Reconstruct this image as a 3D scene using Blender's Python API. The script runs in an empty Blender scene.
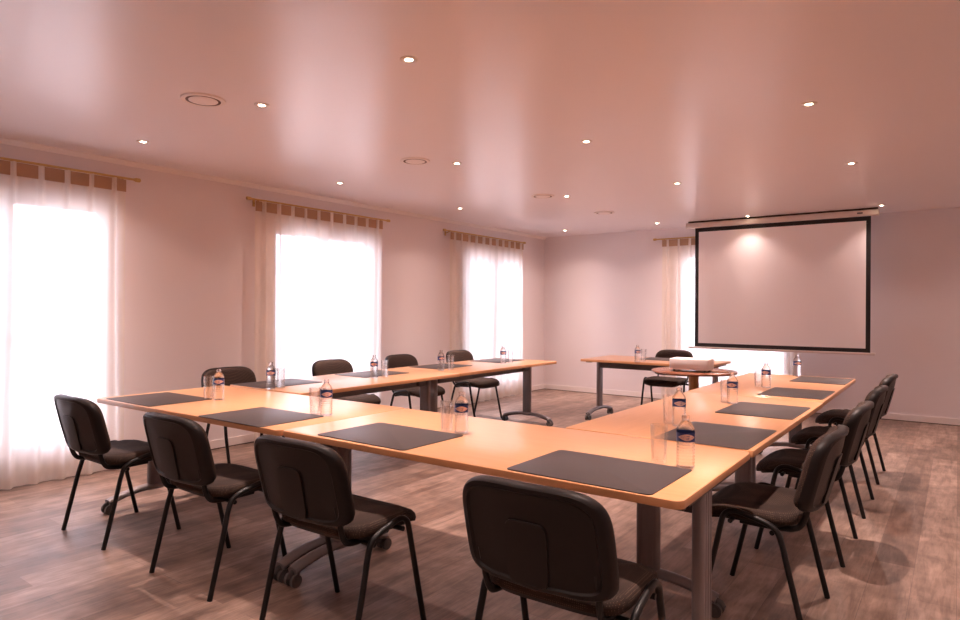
import bpy, bmesh, math, random
from mathutils import Vector, Matrix
random.seed(7)
PI = math.pi
R_ = math.radians
S = bpy.context.scene
COL = S.collection

# ------------------------------------------------------------------ materials
def newmat(name):
    m = bpy.data.materials.new(name); m.use_nodes = True
    return m, m.node_tree, m.node_tree.nodes['Principled BSDF']

def pmat(name, col, rough=.5, metal=0., spec=.5, noise=0., nscale=8., bump=0., bscale=80.):
    m, nt, b = newmat(name)
    b.inputs['Roughness'].default_value = rough
    b.inputs['Metallic'].default_value = metal
    b.inputs['Specular IOR Level'].default_value = spec
    tc = nt.nodes.new('ShaderNodeTexCoord')
    n = nt.nodes.new('ShaderNodeTexNoise'); n.inputs['Scale'].default_value = nscale
    n.inputs['Detail'].default_value = 4
    nt.links.new(tc.outputs['Object'], n.inputs['Vector'])
    mx = nt.nodes.new('ShaderNodeMix'); mx.data_type = 'RGBA'
    a = [c * (1 - noise) for c in col]; d = [min(1, c * (1 + noise)) for c in col]
    mx.inputs['A'].default_value = (*a, 1); mx.inputs['B'].default_value = (*d, 1)
    nt.links.new(n.outputs['Fac'], mx.inputs['Factor'])
    nt.links.new(mx.outputs['Result'], b.inputs['Base Color'])
    if bump:
        n2 = nt.nodes.new('ShaderNodeTexNoise'); n2.inputs['Scale'].default_value = bscale
        nt.links.new(tc.outputs['Object'], n2.inputs['Vector'])
        bp = nt.nodes.new('ShaderNodeBump'); bp.inputs['Strength'].default_value = bump
        bp.inputs['Distance'].default_value = .002
        nt.links.new(n2.outputs['Fac'], bp.inputs['Height'])
        nt.links.new(bp.outputs['Normal'], b.inputs['Normal'])
    return m

def floor_mat():
    m, nt, b = newmat('vinyl_planks'); L = nt.links
    tc = nt.nodes.new('ShaderNodeTexCoord')
    mp = nt.nodes.new('ShaderNodeMapping'); mp.inputs['Rotation'].default_value = (0, 0, PI / 2)
    L.new(tc.outputs['Object'], mp.inputs['Vector'])
    br = nt.nodes.new('ShaderNodeTexBrick'); br.offset = .37
    br.inputs['Scale'].default_value = 1
    br.inputs['Brick Width'].default_value = 1.22; br.inputs['Row Height'].default_value = .18
    br.inputs['Mortar Size'].default_value = .0012; br.inputs['Mortar Smooth'].default_value = .3
    br.inputs['Bias'].default_value = 0
    br.inputs['Color1'].default_value = (.20, .13, .10, 1); br.inputs['Color2'].default_value = (.35, .252, .205, 1)
    br.inputs['Mortar'].default_value = (.16, .115, .1, 1)
    L.new(mp.outputs['Vector'], br.inputs['Vector'])
    # long grain streaks
    mp2 = nt.nodes.new('ShaderNodeMapping'); mp2.inputs['Scale'].default_value = (6.5, 1.1, 1)
    L.new(tc.outputs['Object'], mp2.inputs['Vector'])
    n = nt.nodes.new('ShaderNodeTexNoise'); n.inputs['Scale'].default_value = 2.2; n.inputs['Detail'].default_value = 8
    n.inputs['Roughness'].default_value = .62; n.inputs['Distortion'].default_value = .6
    L.new(mp2.outputs['Vector'], n.inputs['Vector'])
    cr = nt.nodes.new('ShaderNodeValToRGB')
    cr.color_ramp.elements[0].position = .3; cr.color_ramp.elements[0].color = (.46, .41, .39, 1)
    cr.color_ramp.elements[1].position = .72; cr.color_ramp.elements[1].color = (1.35, 1.34, 1.33, 1)
    L.new(n.outputs['Fac'], cr.inputs['Fac'])
    mp4 = nt.nodes.new('ShaderNodeMapping'); mp4.inputs['Scale'].default_value = (34, 3.2, 1)
    L.new(tc.outputs['Object'], mp4.inputs['Vector'])
    n4 = nt.nodes.new('ShaderNodeTexNoise'); n4.inputs['Scale'].default_value = 2; n4.inputs['Detail'].default_value = 6; n4.inputs['Distortion'].default_value = .8
    L.new(mp4.outputs['Vector'], n4.inputs['Vector'])
    cr4 = nt.nodes.new('ShaderNodeValToRGB')
    cr4.color_ramp.elements[0].position = .36; cr4.color_ramp.elements[0].color = (.62, .58, .56, 1)
    cr4.color_ramp.elements[1].position = .56; cr4.color_ramp.elements[1].color = (1.08, 1.08, 1.08, 1)
    L.new(n4.outputs['Fac'], cr4.inputs['Fac'])
    mx4 = nt.nodes.new('ShaderNodeMix'); mx4.data_type = 'RGBA'; mx4.blend_type = 'MULTIPLY'; mx4.inputs['Factor'].default_value = .42
    L.new(br.outputs['Color'], mx4.inputs['A']); L.new(cr4.outputs['Color'], mx4.inputs['B'])
    mx = nt.nodes.new('ShaderNodeMix'); mx.data_type = 'RGBA'; mx.blend_type = 'MULTIPLY'; mx.inputs['Factor'].default_value = .85
    L.new(mx4.outputs['Result'], mx.inputs['A']); L.new(cr.outputs['Color'], mx.inputs['B'])
    # blotches
    n3 = nt.nodes.new('ShaderNodeTexNoise'); n3.inputs['Scale'].default_value = 7; n3.inputs['Detail'].default_value = 5
    L.new(tc.outputs['Object'], n3.inputs['Vector'])
    cr3 = nt.nodes.new('ShaderNodeValToRGB')
    cr3.color_ramp.elements[0].position = .35; cr3.color_ramp.elements[0].color = (.66, .63, .62, 1)
    cr3.color_ramp.elements[1].position = .65; cr3.color_ramp.elements[1].color = (1.14, 1.14, 1.14, 1)
    L.new(n3.outputs['Fac'], cr3.inputs['Fac'])
    mx3 = nt.nodes.new('ShaderNodeMix'); mx3.data_type = 'RGBA'; mx3.blend_type = 'MULTIPLY'; mx3.inputs['Factor'].default_value = .8
    L.new(mx.outputs['Result'], mx3.inputs['A']); L.new(cr3.outputs['Color'], mx3.inputs['B'])
    L.new(mx3.outputs['Result'], b.inputs['Base Color'])
    b.inputs['Roughness'].default_value = .42
    b.inputs['Specular IOR Level'].default_value = .4
    bp = nt.nodes.new('ShaderNodeBump'); bp.inputs['Strength'].default_value = .15; bp.inputs['Distance'].default_value = .002
    L.new(n.outputs['Fac'], bp.inputs['Height']); L.new(bp.outputs['Normal'], b.inputs['Normal'])
    return m

def wood_mat(name, c1, c2, rough, scale=(1.2, 14, 14)):
    m, nt, b = newmat(name); L = nt.links
    tc = nt.nodes.new('ShaderNodeTexCoord')
    mp = nt.nodes.new('ShaderNodeMapping'); mp.inputs['Scale'].default_value = scale
    L.new(tc.outputs['Object'], mp.inputs['Vector'])
    n = nt.nodes.new('ShaderNodeTexNoise'); n.inputs['Scale'].default_value = 3; n.inputs['Detail'].default_value = 6
    L.new(mp.outputs['Vector'], n.inputs['Vector'])
    cr = nt.nodes.new('ShaderNodeValToRGB')
    cr.color_ramp.elements[0].position = .3; cr.color_ramp.elements[0].color = (*c1, 1)
    cr.color_ramp.elements[1].position = .7; cr.color_ramp.elements[1].color = (*c2, 1)
    L.new(n.outputs['Fac'], cr.inputs['Fac']); L.new(cr.outputs['Color'], b.inputs['Base Color'])
    b.inputs['Roughness'].default_value = rough; b.inputs['Specular IOR Level'].default_value = .55
    return m

def fabric_mat(name, base, dot, scale):
    m, nt, b = newmat(name); L = nt.links
    tc = nt.nodes.new('ShaderNodeTexCoord')
    v = nt.nodes.new('ShaderNodeTexVoronoi'); v.inputs['Scale'].default_value = scale; v.inputs['Randomness'].default_value = .15
    L.new(tc.outputs['Object'], v.inputs['Vector'])
    cr = nt.nodes.new('ShaderNodeValToRGB')
    cr.color_ramp.elements[0].position = .18; cr.color_ramp.elements[0].color = (*dot, 1)
    cr.color_ramp.elements[1].position = .34; cr.color_ramp.elements[1].color = (*base, 1)
    L.new(v.outputs['Distance'], cr.inputs['Fac']); L.new(cr.outputs['Color'], b.inputs['Base Color'])
    b.inputs['Roughness'].default_value = .8
    b.inputs['Specular IOR Level'].default_value = .2
    return m

def curtain_mat(name, col, trans, transl):
    m = bpy.data.materials.new(name); m.use_nodes = True
    nt = m.node_tree; nt.nodes.clear(); L = nt.links
    out = nt.nodes.new('ShaderNodeOutputMaterial')
    tc = nt.nodes.new('ShaderNodeTexCoord')
    mp = nt.nodes.new('ShaderNodeMapping'); mp.inputs['Scale'].default_value = (1, 60, 3)
    L.new(tc.outputs['Object'], mp.inputs['Vector'])
    n = nt.nodes.new('ShaderNodeTexNoise'); n.inputs['Scale'].default_value = 2
    L.new(mp.outputs['Vector'], n.inputs['Vector'])
    mr = nt.nodes.new('ShaderNodeMapRange'); mr.inputs['To Min'].default_value = trans - .04; mr.inputs['To Max'].default_value = trans + .04
    L.new(n.outputs['Fac'], mr.inputs['Value'])
    d = nt.nodes.new('ShaderNodeBsdfDiffuse'); d.inputs['Color'].default_value = (*col, 1)
    t = nt.nodes.new('ShaderNodeBsdfTranslucent'); t.inputs['Color'].default_value = (*col, 1)
    m1 = nt.nodes.new('ShaderNodeMixShader'); m1.inputs[0].default_value = transl
    L.new(d.outputs[0], m1.inputs[1]); L.new(t.outputs[0], m1.inputs[2])
    tr = nt.nodes.new('ShaderNodeBsdfTransparent')
    tr.inputs['Color'].default_value = (1, .985, .97, 1)
    m2 = nt.nodes.new('ShaderNodeMixShader')
    L.new(mr.outputs[0], m2.inputs[0]); L.new(m1.outputs[0], m2.inputs[1]); L.new(tr.outputs[0], m2.inputs[2])
    L.new(m2.outputs[0], out.inputs['Surface'])
    return m

def glass_mat(name, trans, ior, col=(1, 1, 1), rough=0., pane=False):
    m = bpy.data.materials.new(name); m.use_nodes = True
    nt = m.node_tree; nt.nodes.clear(); L = nt.links
    out = nt.nodes.new('ShaderNodeOutputMaterial')
    tr = nt.nodes.new('ShaderNodeBsdfTransparent'); tr.inputs['Color'].default_value = (*col, 1)
    if pane:
        g = nt.nodes.new('ShaderNodeBsdfGlossy'); g.inputs['Roughness'].default_value = .02
        fr = nt.nodes.new('ShaderNodeFresnel'); fr.inputs['IOR'].default_value = 1.4
        mx = nt.nodes.new('ShaderNodeMixShader')
        L.new(fr.outputs[0], mx.inputs[0]); L.new(tr.outputs[0], mx.inputs[1]); L.new(g.outputs[0], mx.inputs[2])
    else:
        g = nt.nodes.new('ShaderNodeBsdfGlass'); g.inputs['IOR'].default_value = ior; g.inputs['Roughness'].default_value = rough
        g.inputs['Color'].default_value = (*col, 1)
        mx = nt.nodes.new('ShaderNodeMixShader'); mx.inputs[0].default_value = trans
        L.new(g.outputs[0], mx.inputs[1]); L.new(tr.outputs[0], mx.inputs[2])
    L.new(mx.outputs[0], out.inputs['Surface'])
    return m

def emit_mat(name, col, s):
    m = bpy.data.materials.new(name); m.use_nodes = True
    nt = m.node_tree; nt.nodes.clear()
    out = nt.nodes.new('ShaderNodeOutputMaterial'); e = nt.nodes.new('ShaderNodeEmission')
    e.inputs['Color'].default_value = (*col, 1); e.inputs['Strength'].default_value = s
    nt.links.new(e.outputs[0], out.inputs['Surface'])
    return m

def label_mat():
    # blue band with a pale pointed-oval emblem and a few pale strokes beside it (u = angle, v = height)
    m, nt, b = newmat('bottle_label'); L = nt.links
    uv = nt.nodes.new('ShaderNodeUVMap'); uv.uv_map = 'UVMap'
    sx = nt.nodes.new('ShaderNodeSeparateXYZ'); L.new(uv.outputs[0], sx.inputs[0])
    def M(op, a, b_=None, clamp=False):
        n = nt.nodes.new('ShaderNodeMath'); n.operation = op; n.use_clamp = clamp
        for i, q in enumerate((a, b_)):
            if q is None: continue
            if isinstance(q, (int, float)): n.inputs[i].default_value = q
            else: L.new(q, n.inputs[i])
        return n.outputs[0]
    u = M('SUBTRACT', sx.outputs[0], .5); v = M('SUBTRACT', sx.outputs[1], .5)
    au = M('DIVIDE', M('ABSOLUTE', u), .165)
    lim = M('MULTIPLY', M('SUBTRACT', 1.0, M('POWER', au, 1.6)), .36)
    lens = M('LESS_THAN', M('ABSOLUTE', v), lim)
    lens2 = M('LESS_THAN', M('ABSOLUTE', v), M('SUBTRACT', lim, .12))
    wv = nt.nodes.new('ShaderNodeTexNoise'); wv.inputs['Scale'].default_value = 18
    L.new(uv.outputs[0], wv.inputs['Vector'])
    dark = M('MULTIPLY', lens2, M('GREATER_THAN', wv.outputs['Fac'], .58))
    # short strokes at the right of the emblem
    col = M('LESS_THAN', M('ABSOLUTE', M('SUBTRACT', u, .205)), .028)
    row = M('GREATER_THAN', M('SINE', M('MULTIPLY', v, 34)), .35)
    strokes = M('MULTIPLY', M('MULTIPLY', col, row), M('LESS_THAN', M('ABSOLUTE', v), .36))
    w = M('MAXIMUM', M('SUBTRACT', lens, dark), strokes, True)
    mx = nt.nodes.new('ShaderNodeMix'); mx.data_type = 'RGBA'
    mx.inputs['A'].default_value = (.018, .045, .19, 1); mx.inputs['B'].default_value = (.72, .48, .42, 1)
    L.new(w, mx.inputs['Factor']); L.new(mx.outputs['Result'], b.inputs['Base Color'])
    b.inputs['Roughness'].default_value = .35
    return m

M = dict(
    floor=floor_mat(),
    wall=pmat('painted_wall', (.80, .735, .735), .75, spec=.2, noise=.01, nscale=3, bump=.04, bscale=160),
    ceiling=pmat('satin_ceiling', (.86, .80, .815), .30, spec=1.0, noise=.01, nscale=1.5),
    trim=pmat('white_trim', (.84, .77, .74), .45),
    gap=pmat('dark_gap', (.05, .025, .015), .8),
    pvc=pmat('white_pvc', (.85, .84, .84), .35),
    pane=glass_mat('window_glass', 0, 1.45, pane=True),
    terrace=pmat('pale_terrace', (.62, .60, .57), .9, noise=.12, nscale=2),
    hedge=pmat('hedge_green', (.16, .25, .10), .9, noise=.6, nscale=6),
    table=wood_mat('beech_laminate', (.62, .31, .145), (.675, .355, .175), .28),
    metal=pmat('grey_powder_coat', (.25, .225, .23), .42, metal=.25, noise=.03),
    beam=pmat('grey_beam', (.12, .11, .115), .5, metal=.2),
    caster=pmat('grey_caster', (.10, .095, .095), .5, noise=.05),
    hub=pmat('caster_hub', (.25, .24, .24), .4),
    pad=pmat('desk_pad', (.047, .037, .037), .45, spec=.32, noise=.06, nscale=40, bump=.08, bscale=500),
    fabric=fabric_mat('dotted_fabric', (.043, .028, .0225), (.135, .09, .066), 150),
    shell=pmat('black_shell', (.010, .0065, .0062), .45, spec=.28, noise=.05, nscale=30, bump=.12, bscale=600),
    tube=pmat('black_tube', (.008, .007, .007), .38, spec=.35),
    pan=pmat('seat_pan', (.012, .011, .011), .6),
    brass=pmat('brass', (.62, .42, .16), .35, metal=.85),
    sheer=curtain_mat('sheer_curtain', (.93, .85, .77), .13, .60),
    heading=curtain_mat('curtain_heading', (.56, .37, .24), .06, .30),
    tumbler=glass_mat('tumbler_glass', .80, 1.45, (.99, .985, .98)),
    water=glass_mat('water_bottle', .5, 1.30, (.985, .985, .99)),
    capclear=glass_mat('clear_cap', .45, 1.35, (.97, .95, .95), .15),
    cap=pmat('pale_cap', (.66, .56, .54), .4),
    label=label_mat(),
    screen=pmat('screen_fabric', (.95, .91, .92), .85, spec=.1),
    border=pmat('screen_border', (.014, .010, .010), .7),
    case=pmat('screen_case', (.70, .60, .56), .4),
    badge=pmat('case_badge', (.10, .09, .09), .5),
    mahogany=wood_mat('reddish_wood', (.16, .055, .028), (.23, .085, .045), .25),
    goldwood=wood_mat('golden_wood', (.42, .20, .06), (.50, .26, .08), .35, (14, 14, 1.2)),
    projector=pmat('projector_body', (.74, .68, .67), .45),
    lens=pmat('projector_lens', (.02, .02, .025), .1),
    brown=pmat('thin_brown', (.20, .085, .045), .4),
    ring=pmat('downlight_ring', (.80, .74, .70), .35),
    bulb=emit_mat('downlight_bulb', (1, .80, .55), 40),
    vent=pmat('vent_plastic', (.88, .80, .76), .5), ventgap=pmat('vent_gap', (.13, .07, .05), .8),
)

# ------------------------------------------------------------------ mesh building
class MB:
    def __init__(s): s.v = []; s.f = []; s.uv = {}
    def add(s, vs, fs):
        o = len(s.v); s.v += [tuple(v) for v in vs]; s.f += [tuple(o + i for i in f) for f in fs]
        return s
    def box(s, x0, x1, y0, y1, z0, z1):
        vs = [(x, y, z) for x in (x0, x1) for y in (y0, y1) for z in (z0, z1)]
        return s.add(vs, [(0, 1, 3, 2), (4, 6, 7, 5), (0, 4, 5, 1), (2, 3, 7, 6), (0, 2, 6, 4), (1, 5, 7, 3)])
    def loft(s, rings, cap=True, closed=True):
        n = len(rings[0]); vs = [p for r in rings for p in r]; fs = []
        for i in range(len(rings) - 1):
            for j in range(n if closed else n - 1):
                k = (j + 1) % n
                fs.append((i * n + j, i * n + k, (i + 1) * n + k, (i + 1) * n + j))
        if cap:
            fs.append(tuple(range(n - 1, -1, -1))); fs.append(tuple((len(rings) - 1) * n + j for j in range(n)))
        return s.add(vs, fs)
    def tube(s, pts, r, seg=12, sy=None, smooth=0, up=(0, 0, 1)):
        P = [Vector(p) for p in pts]
        if smooth:
            Q = []
            for i in range(len(P) - 1):
                p0 = P[max(i - 1, 0)]; p1 = P[i]; p2 = P[i + 1]; p3 = P[min(i + 2, len(P) - 1)]
                for k in range(smooth):
                    t = k / smooth
                    Q.append(.5 * ((2 * p1) + (p2 - p0) * t + (2 * p0 - 5 * p1 + 4 * p2 - p3) * t * t + (-p0 + 3 * p1 - 3 * p2 + p3) * t ** 3))
            Q.append(P[-1]); P = Q
        rings = []; prev = None
        for i, p in enumerate(P):
            d = (P[min(i + 1, len(P) - 1)] - P[max(i - 1, 0)]).normalized()
            if prev is None:
                ref = Vector(up)
                if abs(d.dot(ref)) > .95: ref = Vector((1, 0, 0))
                a = d.cross(ref).normalized()
            else:
                a = (prev - d * prev.dot(d)).normalized()
            prev = a; b = d.cross(a)
            rr = r[i] if isinstance(r, (list, tuple)) else r
            ry = rr if sy is None else rr * sy
            rings.append([p + a * (rr * math.cos(2 * PI * k / seg)) + b * (ry * math.sin(2 * PI * k / seg)) for k in range(seg)])
        return s.loft(rings)
    def lathe(s, prof, seg=32, c=(0, 0, 0), capb=True, capt=True):
        rings = [[(c[0] + r * math.cos(2 * PI * k / seg), c[1] + r * math.sin(2 * PI * k / seg), c[2] + z) for k in range(seg)] for r, z in prof]
        n = seg; o = len(s.v)
        s.loft(rings, cap=False)
        if capb: s.f.append(tuple(o + j for j in range(n - 1, -1, -1)))
        if capt: s.f.append(tuple(o + (len(prof) - 1) * n + j for j in range(n)))
        return s
    def pillow(s, w, d, layers, e=4., seg=56, fn=None, eb=None):
        # stacked super-ellipse outlines: layers = (scale or (sx, sy), z)
        rings = []
        for sc, z in layers:
            sx, sy = sc if isinstance(sc, tuple) else (sc, sc)
            ring = []
            for k in range(seg):
                t = 2 * PI * k / seg; c_, s_ = math.cos(t), math.sin(t)
                ee = eb if (eb and s_ < 0) else e
                x = math.copysign(abs(c_) ** (2 / ee), c_) * w / 2 * sx
                y = math.copysign(abs(s_) ** (2 / ee), s_) * d / 2 * sy
                p = (x, y, z)
                ring.append(fn(*p) if fn else p)
            rings.append(ring)
        return s.loft(rings)
    def rprism(s, w, d, z0, z1, r, bev=.003, seg=8, c=(0, 0)):
        def ring(off, z):
            out = []; rr = max(r - off, .0005)
            for cx, cy, a0 in ((w / 2 - r, d / 2 - r, 0), (-w / 2 + r, d / 2 - r, PI / 2), (-w / 2 + r, -d / 2 + r, PI), (w / 2 - r, -d / 2 + r, 1.5 * PI)):
                for k in range(seg + 1):
                    a = a0 + PI / 2 * k / seg
                    out.append((c[0] + cx + rr * math.cos(a), c[1] + cy + rr * math.sin(a), z))
            return out
        return s.loft([ring(bev, z0), ring(bev * .3, z0 + bev * .3), ring(0, z0 + bev), ring(0, z1 - bev), ring(bev * .3, z1 - bev * .3), ring(bev, z1)])
    def xf(s, mat):
        s.v = [tuple(mat @ Vector(v)) for v in s.v]; return s
    def build(s, name, mat, parent=None, ang=38, loc=None):
        me = bpy.data.meshes.new(name)
        me.from_pydata(s.v, [], s.f)
        bm = bmesh.new(); bm.from_mesh(me)
        bmesh.ops.recalc_face_normals(bm, faces=bm.faces); bm.to_mesh(me); bm.free()
        me.materials.append(mat)
        for p in me.polygons: p.use_smooth = True
        me.set_sharp_from_angle(angle=math.radians(ang))
        o = bpy.data.objects.new(name, me); COL.objects.link(o)
        if parent: o.parent = parent
        if loc: o.location = loc
        return o

def thing(name, label, cat, loc=(0, 0, 0), rz=0., group=None):
    o = bpy.data.objects.new(name, None); COL.objects.link(o)
    o.empty_display_size = .1
    o.location = loc; o.rotation_euler = (0, 0, rz)
    return tag(o, label, cat, group)

def tag(o, label, cat, group=None):
    o['label'] = label; o['category'] = cat
    if group: o['group'] = group
    return o

def struct(o, label=None, cat=None):
    o['kind'] = 'structure'
    if label: o['label'] = label; o['category'] = cat
    return o

KIDS = {}
def dup(root, loc, rz, label, group=None):
    r = root.copy(); COL.objects.link(r)
    r.location = loc; r.rotation_euler = (0, 0, rz); r['label'] = label
    if group: r['group'] = group
    for ch in [o for o in ALL if o.parent == root]:
        c = ch.copy(); COL.objects.link(c); c.parent = r
        for g in [o for o in ALL if o.parent == ch]:
            d = g.copy(); COL.objects.link(d); d.parent = c
    return r
ALL = []
def snap():
    ALL[:] = list(bpy.data.objects)

# ------------------------------------------------------------------ the room
X0, X1, Y0, Y1, H = -5.755, 2.5, -2.2, 9.62, 2.62
TH = .28
struct(MB().box(X0 - TH, X1 + TH, Y0 - TH, Y1 + TH, -.12, 0).build('floor', M['floor']), 'grey brown wood plank floor of the meeting room', 'floor')
struct(MB().box(X0 - TH, X1 + TH, Y0 - TH, Y1 + TH, H, H + .15).build('ceiling', M['ceiling']), 'smooth satin ceiling with rows of small downlights', 'ceiling')
WT = 2.25
LW = [(1.05, 2.53), (4.12, 5.62), (7.22, 8.86)]
FW = (-3.38, -1.86)
w = MB(); ys = Y0 - TH
for a, b in LW:
    w.box(X0 - TH, X0, ys, a, 0, H); w.box(X0 - TH, X0, a, b, WT, H); ys = b
w.box(X0 - TH, X0, ys, Y1 + TH, 0, H)
struct(w.build('wall_left', M['wall']), 'long pale wall with three tall curtained windows', 'wall')
w = MB().box(X0, FW[0], Y1, Y1 + TH, 0, H).box(FW[0], FW[1], Y1, Y1 + TH, WT, H).box(FW[1], X1, Y1, Y1 + TH, 0, H)
struct(w.build('wall_back', M['wall']), 'pale far wall behind the projection screen', 'wall')
struct(MB().box(X1, X1 + TH, Y0 - TH, Y1 + TH, 0, H).build('wall_right', M['wall']))
struct(MB().box(X0, X1, Y0 - TH, Y0, 0, H).build('wall_front', M['wall']))

# small crown along the left wall, baseboards with a dark shadow gap under them
prof = [(0, 0), (.035, 0), (.033, -.012), (.022, -.02), (.012, -.034), (0, -.04)]
c = MB().loft([[(X0 + a, y, H + b) for a, b in prof] for y in (Y0, Y1)])
struct(c.build('trim_1', M['trim'], ang=20), 'thin cornice along the top of the left wall', 'trim')
def baseboard(segs, name, lab):
    b = MB()
    for x0, x1, y0, y1 in segs: b.box(x0, x1, y0, y1, .008, .085)
    struct(b.build(name, M['trim']), lab, 'baseboard')
bs = .014
sl = []; ys = Y0
for a, b in LW: sl.append((X0, X0 + bs, ys, a)); ys = b
sl.append((X0, X0 + bs, ys, Y1))
baseboard(sl, 'baseboard_left', 'pale low baseboard along the window wall')
baseboard([(X0 + bs, FW[0], Y1 - bs, Y1), (FW[1], X1, Y1 - bs, Y1)], 'baseboard_back', 'pale low baseboard along the far wall')
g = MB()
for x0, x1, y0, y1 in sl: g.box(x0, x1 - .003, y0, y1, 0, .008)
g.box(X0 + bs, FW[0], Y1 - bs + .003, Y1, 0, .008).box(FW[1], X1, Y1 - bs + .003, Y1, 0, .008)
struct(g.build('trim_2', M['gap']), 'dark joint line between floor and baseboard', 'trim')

def window(n, width, mat, lab):
    # local frame: x along the wall, -y into the room
    root = thing('window_%d' % n, lab, 'window'); root['kind'] = 'structure'; root.matrix_world = mat
    f = .045; d0, d1 = .10, .17; hh = WT
    fr = MB().box(-width / 2, -width / 2 + f, d0, d1, 0, hh).box(width / 2 - f, width / 2, d0, d1, 0, hh)
    fr.box(-width / 2 + f, width / 2 - f, d0, d1, hh - f, hh).box(-width / 2 + f, width / 2 - f, d0, d1, 0, .04)
    fr.build('frame', M['pvc'], root)
    for sx in (-1, 1):
        a, b = (-width / 2 + f, -.004) if sx < 0 else (.004, width / 2 - f)
        s_ = .042; q = MB()
        q.box(a, a + s_, d0 - .02, d1 - .02, .045, hh - f - .004).box(b - s_, b, d0 - .02, d1 - .02, .045, hh - f - .004)
        q.box(a + s_, b - s_, d0 - .02, d1 - .02, .045, .27).box(a + s_, b - s_, d0 - .02, d1 - .02, hh - f - s_ - .004, hh - f - .004)
        so = q.build('sash', M['pvc'], root)
        MB().box(a + s_, b - s_, .12, .125, .27, hh - f - s_ - .004).build('pane', M['pane'], so)
        if sx > 0:
            h = MB().box(a + .022, a + .042, d0 - .03, d0 - .02, 1.05, 1.17).tube([(a + .032, d0 - .03, 1.14), (a + .032, d0 - .062, 1.14)], .008).tube([(a + .032, d0 - .058, 1.15), (a + .032, d0 - .058, 1.03)], .009)
            h.build('handle', M['pvc'], so)
    return root
RL = Matrix(((0, -1, 0, X0), (1, 0, 0, 0), (0, 0, 1, 0), (0, 0, 0, 1)))   # local x -> +Y, local +y -> -X (outside)
for i, (a, b) in enumerate(LW):
    window(i + 1, b - a, Matrix.Translation((0, (a + b) / 2, 0)) @ RL,
           ['white window doors behind the nearest curtain on the left wall', 'white window doors behind the middle curtain on the left wall',
            'white window doors behind the curtain nearest the room corner'][i])
window(4, FW[1] - FW[0], Matrix.Translation(((FW[0] + FW[1]) / 2, Y1, 0)), 'white window behind the curtain and projection screen on the far wall')

# outside: pale terrace and a clipped hedge
struct(MB().box(-40, 30, -30, 45, -.5, -.13).build('ground', M['terrace']), 'pale terrace outside the windows', 'ground')

# ------------------------------------------------------------------ curtains and rods
def pleat(k, amp, tz, am):
    # narrow pinch pleats at the tape that relax into rounder folds further down; - is into the room
    q = int(math.floor(k)); fr = k - q
    ridge = math.exp(-((fr - .5) / (.085 + .10 * tz)) ** 2)
    soft = .35 * math.sin(2 * PI * (k * 2 + .3 * am[q % len(am)])) * tz
    return -amp * (ridge * am[q % len(am)] + .3 * soft)
def drape(L, z0, z1, n, amp, seedv, nz=16):
    rnd = random.Random(seedv); am = [rnd.uniform(.7, 1.25) for _ in range(n + 2)]
    nu = n * 18; vs = []; fs = []
    for j in range(nz + 1):
        tz = j / nz; z = z1 + (z0 - z1) * tz
        for i in range(nu + 1):
            u = i / nu; k = u * n + .13 * tz * math.sin(5.1 * u + seedv) + .05 * math.sin(9 * u + 3 * tz + seedv)
            k = min(max(k, 0.), n)
            vs.append((-L / 2 + u * L, pleat(k, amp * (1 + .25 * tz), tz, am) - .006 * math.sin(2.2 * u + 2 * tz), z))
    for j in range(nz):
        for i in range(nu):
            p = j * (nu + 1) + i
            fs.append((p, p + 1, p + nu + 2, p + nu + 1))
    return MB().add(vs, fs)
def curtain(mat, L, n, seedv, lab, group='sheer curtains at the windows'):
    root = thing('sheer_curtain', lab, 'curtain', group=group); root.matrix_world = mat
    drape(L, .012, 2.438, n, .042, seedv).build('drape', M['sheer'], root, ang=180)
    hd = MB(); st = L / n
    for k in range(n + 1):
        a = max(0, k - .41); b = min(n, k + .41)
        xa, xb = -L / 2 + a * st, -L / 2 + b * st
        hd.add([(xa, -.017, 2.335), (xb, -.017, 2.335), (xb, -.017, 2.436), (xa, -.017, 2.436), (xa, -.013, 2.335), (xb, -.013, 2.335), (xb, -.013, 2.436), (xa, -.013, 2.436)],
               [(0, 1, 2, 3), (5, 4, 7, 6), (0, 4, 5, 1), (3, 2, 6, 7), (0, 3, 7, 4), (1, 5, 6, 2)])
    hd.build('heading', M['heading'], root, ang=30)
    return root
def rod(mat, L, lab):
    root = thing('curtain_rod', lab, 'curtain rod', group='brass curtain rods'); root.matrix_world = mat
    MB().tube([(-L / 2, 0, 0), (L / 2, 0, 0)], .0095, 14).build('pole', M['brass'], root)
    for s_ in (-1, 1):
        x = s_ * L / 2
        MB().tube([(x, 0, 0), (x + s_ * .012, 0, 0), (x + s_ * .014, 0, 0), (x + s_ * .05, 0, 0), (x + s_ * .056, 0, 0)], [.0125, .0125, .017, .017, .010], 14).build('finial', M['brass'], root)
        xb = s_ * (L / 2 - .085)
        MB().tube([(xb, 0, -.004), (xb, .086, -.03)], .0065).box(xb - .013, xb + .013, .083, .0905, -.06, .01).build('bracket', M['brass'], root)
    return root
CX = .095
names = ['nearest the camera', 'middle', 'far']
CR = [(.78, 2.58, 10, 11), (3.83, 5.60, 10, 23), (6.91, 8.77, 11, 37)]
RR = [(.66, 2.70), (3.74, 5.73), (6.78, 8.84)]
cl = ['sheer cream curtain nearest the camera on the left wall, beside the leftmost chair',
      'sheer cream curtain at the middle window of the left wall',
      'sheer cream curtain at the left wall window closest to the far corner']
rl = ['brass rod above the nearest curtain on the left wall', 'brass rod above the middle curtain on the left wall', 'brass rod above the left wall curtain closest to the far corner']
for i in range(3):
    a, b, n, sd = CR[i]
    curtain(Matrix.Translation((CX, (a + b) / 2, 0)) @ RL, b - a, n, sd, cl[i])
    a, b = RR[i]
    rod(Matrix.Translation((CX, (a + b) / 2, 2.452)) @ RL, b - a - .1, rl[i])
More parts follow.
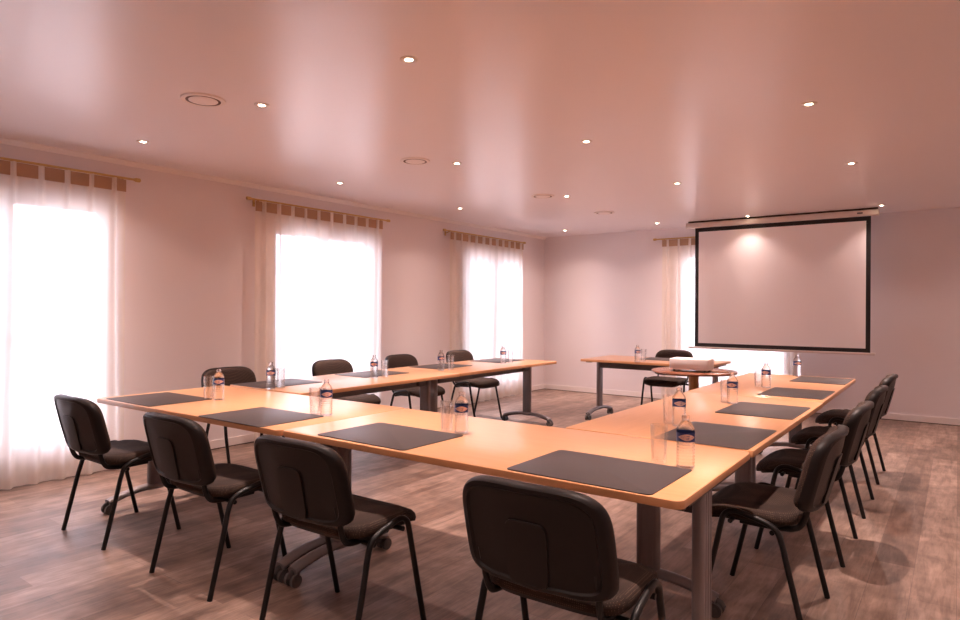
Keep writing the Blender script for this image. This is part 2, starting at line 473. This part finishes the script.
curtain(Matrix.Translation((-2.68, Y1 - CX, 0)), 1.88, 11, 5, 'sheer cream curtain on the far wall partly behind the projection screen')
rod(Matrix.Translation((-2.68, Y1 - CX, 2.452)), 2.06, 'brass rod above the far wall curtain beside the screen')

# ------------------------------------------------------------------ tables
TT = .762; KS = .9687
def leg_part(root, x, y, side, mats=True):
    # column with an arched foot running along local y, two casters
    col = MB().rprism(.046, .112, .10, .735, .018, .002, 6)
    for k in (-.028, 0, .028):
        for sx in (-1, 1): col.box(sx * .023 - .0018, sx * .023 + .0018, k - .003, k + .003, .14, .72)
    lo = col.build('leg', M['metal'], root, loc=(x, y, 0))
    pts = []; rad = []
    for k in range(13):
        t = -1 + k / 6; pts.append((0, t * .318, .074 + .050 * (1 - abs(t) ** 2.2)))
    MB().tube(pts, .034, 14, sy=.66, up=(0, 0, 1)).build('foot', M['metal'], lo)
    for s_ in (-1, 1):
        cs = MB().tube([(0, s_ * .30, .085), (0, s_ * .30, .045)], .010)
        for w_ in (-.022, .022):
            cs.tube([(w_ - .009, s_ * .315, .031), (w_ + .009, s_ * .315, .031)], .031, 20)
            cs.tube([(w_ - .0105, s_ * .315, .031), (w_ + .0105, s_ * .315, .031)], .013, 14)
        cs.tube([(0, s_ * .315 - .028, .042), (0, s_ * .315 - .018, .06), (0, s_ * .315, .066), (0, s_ * .315 + .018, .06), (0, s_ * .315 + .028, .042)], .011, 10, sy=1.6)
        cs.build('caster', M['caster'], lo)
    return lo

def table(L, W, loc, rz, lab, inset=.055, cr=.028, ly=0., k=KS, group='beech folding conference tables'):
    L, W, loc = L * k, W * k, (loc[0] * k, loc[1] * k, 0)
    root = thing('conference_table', lab, 'table', loc, rz, group)
    MB().rprism(L, W, TT - .029, TT, cr, .004, 10).build('tabletop', M['table'], root)
    bl = L / 2 - inset
    bm_ = MB().box(-bl + .025, bl - .025, ly - .022, ly + .022, .63, .72)
    for s_ in (-1, 1):
        bm_.box(s_ * bl - .03, s_ * bl + .03, -W / 2 + .12, W / 2 - .12, .715, TT - .029)
        bm_.box(s_ * (bl - .10) - .05, s_ * (bl - .10) + .05, ly - .05, ly + .05, .64, TT - .029)
    bm_.build('support_beam', M['beam'], root)
    for s_ in (-1, 1): leg_part(root, s_ * bl, ly, s_)
    return root
FW_ = .925
table(1.95, .955, (-3.715, 2.445, 0), R_(1.2), 'beech conference table at left end of the front row, under the first two desk pads', ly=-.09)
table(2.025, FW_, (-1.7235, 2.478, 0), R_(.9), 'beech conference table nearest the camera, forming the front right corner', cr=.036, ly=-.09, inset=.045)
table(1.895, .89, (-4.275, 3.912, 0), PI / 2 + R_(1.0), 'beech table of the window side arm touching the front row', ly=-.05, cr=.015)
table(1.93, .89, (-4.315, 5.835, 0), PI / 2 + R_(.8), 'beech table at the far end of the window side arm', ly=-.05)
table(1.885, .93, (-1.185, 3.908, 0), PI / 2 + R_(.3), 'beech table of the right arm joining the front row', ly=.03, cr=.012)
table(1.94, .93, (-1.205, 5.827, 0), PI / 2 + R_(.6), 'beech table at the far end of the right arm', ly=.03)
table(1.56, .88, (-2.955, 7.53, 0), 0, 'beech table standing alone at the head of the room', k=1.)

# ------------------------------------------------------------------ chairs (local: sitter faces +y)
def make_chair(lab, loc, rz, group):
    t = thing('conference_chair', lab, 'chair', loc, rz, group)
    def dish(x, y, z):
        f = max(0, (y - .10) / .11)
        return (x, y, z - .022 * f * f - (.006 * (1 - (x / .24) ** 2) if z > .475 and y < .15 else 0) + .012 * max(0, (-y - .12) / .1) ** 2)
    sh = lambda x, y, z: dish(x, y + .035, z)
    MB().pillow(.488, .435, [(.93, .452), (.985, .457), (1.0, .472), (.985, .490), (.93, .502), (.75, .508), (.4, .506), (.02, .505)], 5, 56, sh).build('seat', M['fabric'], t, ang=60)
    MB().pillow(.46, .41, [(.80, .430), (.93, .437), (.97, .453)], 5, 56, sh).build('seat_pan', M['pan'], t)
    # back: local (u across, v up, w rearwards) -> leaning, curved
    lean = math.radians(14); zc, yc = .681, -.260
    def back(u, v, w_):
        bow = .042 * (u / .25) ** 2
        y = yc + bow - w_ - math.sin(lean) * v + .10 * v * v
        z = zc + math.cos(lean) * v - math.sin(lean) * w_ * .3
        return (u, y, z)
    BW, BH = .508, .345
    def shape(u, v, w_):
        # narrower at the top corners
        k = 1 - .06 * max(0, v / (BH / 2)) ** 3
        return back(u * k, v - .012 * (u / .22) ** 4 * (1 if v > 0 else -.6), w_)
    MB().pillow(BW - .014, BH - .014, [(.02, -.047), (.5, -.046), (.80, -.043), (.93, -.035), (.985, -.022), (1.0, -.006), (.99, .004), (.95, .006)], 6, 72, shape, 9).build('backrest', M['fabric'], t, ang=60)
    MB().pillow(BW, BH, [(.99, -.006), (1.0, .002), (1.0, .014), (.985, .027), (.955, .033), (.875, .035), (.845, .027), (.83, .026), (.5, .028), (.02, .028)], 6, 72, shape, 9).build('back_shell', M['shell'], t, ang=34)
    pn = MB(); rings = []
    for off, w_ in ((0, .024), (0, .0315), (.012, .0335), (.5, .034)):
        r_ = []
        for k in range(40):
            a = 2 * PI * k / 40; c_, s_ = math.cos(a), math.sin(a)
            u = math.copysign(abs(c_) ** .35, c_) * .072 * (1 - off); v = math.copysign(abs(s_) ** .35, s_) * .108 * (1 - off) - .05
            r_.append(back(u + .008 * v / .1, v, w_))
        rings.append(r_)
    pn.loft(rings).build('back_panel', M['shell'], t, ang=20)
    for s_ in (-1, 1):
        fx, sxx = .268, .262
        MB().tube([(s_ * fx, .2175, .0), (s_ * (sxx + .004), .148, .30), (s_ * sxx, .124, .42), (s_ * sxx, .108, .468), (s_ * sxx, .068, .490), (s_ * sxx, .0, .478), (s_ * sxx, -.07, .458), (s_ * sxx, -.105, .433),
                   (s_ * sxx, -.125, .38), (s_ * (sxx + .005), -.15, .28), (s_ * fx, -.2175, 0)], .0125, 12, smooth=5, up=(1, 0, 0)).build('leg_frame', M['tube'], t)
        q = [back(s_ * .198, -.08, .014), back(s_ * .198, -.15, .014), back(s_ * .197, -.185, .016)]
        x_ = s_ * .195
        q += [(x_, -.186, .462), (x_, -.158, .439), (x_, -.09, .431), (x_, .06, .432)]
        MB().tube(q, .0125, 12, sy=.75, smooth=5, up=(1, 0, 0)).build('back_bracket', M['tube'], t)
    for y, z in ((.085, .442), (-.085, .424)):
        MB().tube([(-.262, y, z), (.262, y, z)], .0105, 12).build('cross_bar', M['tube'], t)
    return t

gA, gB, gC = 'black chairs along the front tables', 'black chairs along the right tables', 'black chairs along the window side tables'
first = make_chair('black chair at the left end of the front row, by the nearest curtain', (-4.10, 1.858, 0), R_(0), gA)
snap()
for x, y, rz, lab in [
    (-3.040, 1.866, 0, 'black chair second from the left in the front row, behind the second desk pad'),
    (-2.105, 1.866, 2, 'black chair third in the front row, with table casters visible beneath it'),
    (-1.028, 1.888, 2, 'black chair nearest the camera, seen from behind and cut by the bottom edge')]:
    dup(first, (x, y, 0), R_(rz), lab, gA)
for x, y, rz, lab in [
    (-.708, 3.16, 90, 'black chair closest to the table corner on the right side'),
    (-.703, 4.165, 90, 'second black chair from the table corner on the right side'),
    (-.708, 5.165, 90, 'third black chair from the table corner on the right side'),
    (-.718, 6.205, 90, 'black chair farthest along the right side, nearest the far wall')]:
    dup(first, (x, y, 0), R_(rz), lab, gB)
for x, y, rz, lab in [
    (-4.80, 3.17, -90, 'black chair on the window side closest to the front row'),
    (-4.80, 4.315, -90, 'black chair on the window side in front of the middle curtain'),
    (-4.80, 5.31, -90, 'black chair between the middle and far left wall curtains'),
    (-4.80, 6.37, -90, 'black chair at the far end of the window side')]:
    dup(first, (x, y, 0), R_(rz), lab, gC)
dup(first, (-2.985, 8.04, 0), R_(180), 'black chair behind the separate table at the head of the room', 'black chair at the head table')

# ------------------------------------------------------------------ desk pads
def pad(x, y, rz, lab, w=.58, d=.432):
    k = 1. if y > 7 else KS; x, y, w, d = x * k, y * k, w * k, d * k
    o = MB().rprism(w, d, 0, .0035, .022, .001, 6).build('desk_pad', M['pad'], loc=(x, y, TT))
    o.rotation_euler = (0, 0, R_(rz))
    return tag(o, lab, 'desk pad', 'dark desk pads laid at each seat')
PADS = [
    (-4.305, 2.19, .8, 'dark desk pad at the left end of the front row'),
    (-3.165, 2.19, 1.2, 'dark desk pad second from left on the front row, near the table seam'),
    (-2.205, 2.246, 0, 'dark desk pad third on the front row, right of the table seam'),
    (-1.10, 2.252, .3, 'dark desk pad nearest the camera, at the front right table corner'),
    (-.955, 3.26, 90, 'dark desk pad closest to the corner on the right arm'),
    (-.963, 4.245, 90, 'dark desk pad second from the corner on the right arm'),
    (-.968, 5.295, 90, 'dark desk pad third from the corner on the right arm'),
    (-.975, 6.44, 90, 'dark desk pad at the far end of the right arm'),
    (-4.475, 3.255, 90, 'dark desk pad on the window side closest to the front row'),
    (-4.46, 4.30, 90, 'dark desk pad on the window side facing the middle curtain'),
    (-4.49, 5.35, 91, 'third dark desk pad along the window side from the front'),
    (-4.49, 6.41, 91, 'dark desk pad at the far end of the window side arm'),
    (-2.86, 7.71, 0, 'dark desk pad on the head table behind the projector'),
]
for p in PADS: pad(*p)

# ------------------------------------------------------------------ bottles and tumblers
def make_bottle(lab, loc, rz):
    t = thing('water_bottle', lab, 'bottle', loc, rz, 'small clear water bottles with blue labels')
    pr = [(.028, 0), (.033, .003), (.0345, .010)]
    z = .014
    while z < .098:
        pr += [(.0345, z), (.0332, z + .004), (.0345, z + .008)]; z += .0125
    pr += [(.0345, .102), (.0345, .146), (.0338, .154), (.027, .168), (.0185, .180), (.0132, .186), (.0125, .191)]
    MB().lathe(pr, 32).build('body', M['water'], t, ang=60)
    MB().lathe([(.0138, .186), (.0148, .187), (.0148, .2025), (.0138, .2045), (.004, .205)], 24).build('cap', M['capclear'], t)
    n = 48; me = bpy.data.meshes.new('label_band')
    vs = []; fs = []
    for k in range(n + 1):
        a = 2 * PI * k / n - PI
        for zz in (.106, .1415): vs.append((.0351 * math.sin(a), -.0351 * math.cos(a), zz))
    for k in range(n): fs.append((2 * k, 2 * k + 2, 2 * k + 3, 2 * k + 1))
    me.from_pydata(vs, [], fs)
    uvl = me.uv_layers.new(name='UVMap')
    for lp in me.loops:
        i = lp.vertex_index; uvl.data[lp.index].uv = ((i // 2) / n, i % 2)
    me.materials.append(M['label'])
    for p in me.polygons: p.use_smooth = True
    o = bpy.data.objects.new('label_band', me); COL.objects.link(o); o.parent = t
    return t
def make_tumbler(lab, loc):
    pr = [(.0265, 0), (.0285, .002), (.0335, .146), (.0332, .1475), (.0318, .1465), (.0275, .016), (.024, .0135), (.001, .013)]
    o = MB().lathe(pr, 36).build('tumbler', M['tumbler'], loc=loc, ang=50)
    return tag(o, lab, 'glass', 'clear straight water tumblers')
BT = [
    (-3.972, 2.42, -4.068, 2.405, 'by the leftmost front desk pad'),
    (-2.915, 2.448, -3.005, 2.440, 'at the front table seam'),
    (-1.972, 2.506, -2.070, 2.512, 'behind the third front desk pad'),
    (-.848, 2.486, -.966, 2.515, 'at the front right table corner'),
    (-1.185, 3.37, -1.262, 3.43, 'behind the nearest bottle'),
    (-1.20, 4.43, -1.255, 4.46, 'by the second desk pad of the right arm'),
    (-1.235, 5.52, -1.30, 5.55, 'by the third desk pad of the right arm'),
    (-1.225, 6.70, None, None, 'at the far end of the right arm, below the screen'),
    (-4.20, 2.99, -4.20, 3.08, 'starting the window side arm'),
    (-4.18, 4.05, -4.155, 4.155, 'on the window side arm before the middle curtain'),
    (-4.185, 4.98, -4.165, 5.11, 'on the window side arm past the table seam'),
    (-4.18, 6.08, -4.16, 6.20, 'at the far end of the window side arm'),
    (-2.985, 7.09, -2.965, 7.22, 'on the separate head table'),
]
random.seed(3)
b0 = None
for i, (bx, by, gx, gy, where) in enumerate(BT):
    k = 1. if by > 7 else KS; bx, by = bx * k, by * k
    if gx is not None: gx, gy = gx * k, gy * k
    lab = 'small blue-labelled water bottle ' + where
    rz = math.atan2(-bx, by) * -1 * -1 + R_(random.uniform(-14, 24))
    if b0 is None:
        b0 = make_bottle(lab, (bx, by, TT), rz); b0.scale = (KS, KS, KS); snap()
    else:
        dup(b0, (bx, by, TT), rz, lab)
    if gx is not None: make_tumbler('clear tumbler next to the water bottle ' + where, (gx, gy, TT))

# ------------------------------------------------------------------ round table, projector
rt = thing('round_table', 'reddish round pedestal table carrying the projector', 'table', (-2.175, 6.61, 0))
MB().lathe([(.395, .722), (.412, .726), (.42, .735), (.418, .744), (.408, .75)], 64).build('tabletop', M['mahogany'], rt)
MB().lathe([(.075, .06), (.055, .075), (.05, .1), (.05, .70), (.09, .712), (.09, .722)], 28).build('pedestal', M['goldwood'], rt)
for k in range(4):
    a = PI / 4 + k * PI / 2
    MB().tube([(.03 * math.cos(a), .03 * math.sin(a), .075), (.2 * math.cos(a), .2 * math.sin(a), .055), (.36 * math.cos(a), .36 * math.sin(a), .022)], [.032, .028, .022], 12).build('foot', M['mahogany'], rt)
pj = thing('projector', 'white box-shaped projector on the round table', 'projector', (-2.16, 6.50, .75), R_(6))
MB().rprism(.385, .29, .022, .128, .03, .008, 6).build('body', M['projector'], pj)
for sx in (-1, 1):
    for sy in (-1, 1): MB().lathe([(.012, 0), (.014, .003), (.010, .024)], 14, (sx * .15, sy * .10, 0)).build('foot', M['badge'], pj)
MB().tube([(-.09, .13, .075), (-.09, .162, .075)], .038, 24).build('lens', M['lens'], pj)
v = MB()
for k in range(7): v.box(.1925, .1945, -.09 + k * .025, -.077 + k * .025, .05, .10)
v.build('side_vent', M['projector'], pj)
o = MB().rprism(.16, .11, 0, .008, .008, .002, 4).build('thin_case', M['brown'], loc=(-1.90, 6.57, .75)); o.rotation_euler = (0, 0, R_(20))
tag(o, 'thin flat brown case lying beside the projector', 'case')

# ------------------------------------------------------------------ projection screen
ps = thing('projection_screen', 'pull-down projection screen with black border hanging from the ceiling', 'projection screen', (-1.938, 9.10, 0))
L_ = 2.33
MB().loft([[(x, y, z) for y, z in ((-.045, 2.535), (-.045, 2.59), (-.032, 2.60), (.045, 2.60), (.045, 2.525), (-.03, 2.525))] for x in (-L_ / 2, L_ / 2)]).build('case', M['case'], ps)
MB().box(-L_ / 2 + .03, L_ / 2 - .01, -.03, .03, 2.60, H).build('gap_shadow', M['gap'], ps)  # dark box standing in for the shade between case and ceiling
SL, SR, SB, ST = -1.045, 1.083, .862, 2.53
bw = .05
MB().box(SL + bw, SR - bw, -.001, .001, SB + bw, ST - .06).build('canvas', M['screen'], ps)
MB().box(SL, SL + bw, -.0012, .0012, SB, ST).box(SR - bw, SR, -.0012, .0012, SB, ST).box(SL + bw, SR - bw, -.0012, .0012, SB, SB + bw).box(SL + bw, SR - bw, -.0012, .0012, ST - .06, ST).build('black_border', M['border'], ps)
MB().rprism(2.27, .03, .832, .862, .012, .004, 5).build('bottom_bar', M['case'], ps)
MB().rprism(.06, .004, 2.553, 2.572, .0015, .0005, 3, c=(.97, -.0462)).build('case_badge', M['badge'], ps)

# ------------------------------------------------------------------ ceiling fixtures
PW = 145.
def downlight(x, y, lab, first=None):
    if first is None:
        t = thing('downlight', lab, 'downlight', (x, y, H), 0, 'recessed ceiling downlights')
        MB().lathe([(.0188, -.002), (.024, -.005), (.038, -.006), (.046, -.003), (.047, 0)], 32, capb=False, capt=False).build('trim_ring', M['ring'], t)
        MB().lathe([(.019, -.0025), (.014, -.004), (.002, -.005)], 24).build('lamp', M['bulb'], t)
        l = bpy.data.lights.new('lamp_beam', 'SPOT'); l.energy = PW; l.color = (1, .735, .655)
        l.spot_size = R_(130); l.spot_blend = .5; l.shadow_soft_size = .012
        l.use_nodes = True; nt = l.node_tree; em = nt.nodes['Emission']
        tc = nt.nodes.new('ShaderNodeTexCoord'); sx = nt.nodes.new('ShaderNodeSeparateXYZ'); nt.links.new(tc.outputs['Normal'], sx.inputs[0])
        ab = nt.nodes.new('ShaderNodeMath'); ab.operation = 'ABSOLUTE'; nt.links.new(sx.outputs[2], ab.inputs[0])
        pw = nt.nodes.new('ShaderNodeMath'); pw.operation = 'POWER'; nt.links.new(ab.outputs[0], pw.inputs[0]); pw.inputs[1].default_value = 13
        ad = nt.nodes.new('ShaderNodeMath'); ad.operation = 'MULTIPLY_ADD'; nt.links.new(pw.outputs[0], ad.inputs[0]); ad.inputs[1].default_value = 1.3; ad.inputs[2].default_value = .07
        nt.links.new(ad.outputs[0], em.inputs['Strength'])
        lo = bpy.data.objects.new('lamp_beam', l); COL.objects.link(lo); lo.parent = t; lo.location = (0, 0, -.012)
        return t
    return dup(first, (x, y, H), 0, lab)
xs = [-.735, -2.24, -3.48, -4.98]; yrow = [2.40, 4.34, 6.28, 8.94]
rows = ['in the row above the front tables', 'in the second ceiling row from the front', 'in the third ceiling row from the front', 'in the last ceiling row by the far wall']
cols = ['rightmost recessed downlight', 'recessed downlight second from the right', 'recessed downlight third from the right', 'recessed downlight nearest the window wall']
front_labels = ['recessed downlight straight above the nearest water bottle', 'rightmost of the three downlights in view above the front tables',
                'middle of the three downlights in view above the front tables', 'leftmost of the three downlights in view above the front tables']
f0 = None
for j, y in enumerate(yrow):
    for i, x in enumerate(xs):
        lab = front_labels[i] if j == 0 else cols[i] + ' ' + rows[j]
        if f0 is None: f0 = downlight(x, y, lab); snap()
        else:
            d_ = downlight(x, y, lab, f0)
            if j == 3 and i < 2:          # swivelled a little away from the screen
                for o in bpy.data.objects:
                    if o.parent == d_ and o.type == 'LIGHT': o.rotation_euler = (R_(-24), 0, 0)
for x in (-4.4, -2.24, -.72, 1.0):
    downlight(x, .45, 'recessed downlight above the camera side of the room', f0)
for y in (2.4, 4.34, 6.28, 8.94):
    downlight(1.0, y, 'recessed downlight near the right wall', f0)
def vent(x, y, lab):
    t = thing('ceiling_vent', lab, 'vent', (x, y, H), 0, 'round ceiling vents')
    MB().lathe([(.128, 0), (.127, -.006), (.120, -.010), (.104, -.0105), (.100, -.0085)], 48, capb=False, capt=False).build('flange', M['vent'], t)
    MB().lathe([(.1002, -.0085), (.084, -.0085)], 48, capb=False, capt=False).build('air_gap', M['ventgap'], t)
    MB().lathe([(.0842, -.0084), (.083, -.010), (.076, -.0125), (.03, -.0145), (.001, -.0148)], 48, capb=False, capt=False).build('disc', M['vent'], t)
for x, y, lab in [(-3.68, 2.13, 'round ceiling vent nearest the camera, above the front tables'), (-3.71, 4.06, 'second round ceiling vent from the camera'),
                  (-3.69, 6.12, 'third round ceiling vent from the camera'), (-3.66, 7.60, 'round ceiling vent farthest from the camera, near the far corner')]:
    vent(x, y, lab)

# ------------------------------------------------------------------ daylight
wd = bpy.data.worlds.new('sky'); S.world = wd; wd.use_nodes = True
bg = wd.node_tree.nodes['Background']; bg.inputs['Color'].default_value = (.81, .79, 1.0, 1); bg.inputs['Strength'].default_value = 6.2
def portal(mat, w_, h_):
    l = bpy.data.lights.new('window_portal', 'AREA'); l.shape = 'RECTANGLE'; l.size = w_; l.size_y = h_
    l.cycles.is_portal = True
    o = bpy.data.objects.new('window_portal', l); COL.objects.link(o); o.matrix_world = mat
for a, b in LW:
    portal(Matrix.Translation((X0 - .24, (a + b) / 2, WT / 2)) @ Matrix.Rotation(-PI / 2, 4, 'Y') , WT, b - a)
portal(Matrix.Translation(((FW[0] + FW[1]) / 2, Y1 + .24, WT / 2)) @ Matrix.Rotation(-PI / 2, 4, 'X'), FW[1] - FW[0], WT)

# ------------------------------------------------------------------ camera, view
cd = bpy.data.cameras.new('camera'); cam = bpy.data.objects.new('camera', cd); COL.objects.link(cam)
cd.sensor_width = 36; cd.lens = 36 * 644 / 960; cd.shift_y = .5 / 960; cd.clip_start = .02
cam.matrix_world = Matrix.Translation((0, 0, 1.35)) @ Matrix.Rotation(R_(36.6), 4, 'Z') @ Matrix.Rotation(PI / 2, 4, 'X') @ Matrix.Rotation(R_(.32), 4, 'Z')
S.camera = cam
vs = S.view_settings
vs.view_transform = 'Standard'; vs.look = 'None'; vs.gamma = 1; vs.exposure = .83; vs.use_curve_mapping = False
cy = S.cycles
cy.use_denoising = True
cy.max_bounces = 14; cy.diffuse_bounces = 7; cy.glossy_bounces = 5; cy.transmission_bounces = 10; cy.transparent_max_bounces = 24
cy.caustics_reflective = False; cy.caustics_refractive = False
cy.sample_clamp_indirect = 6
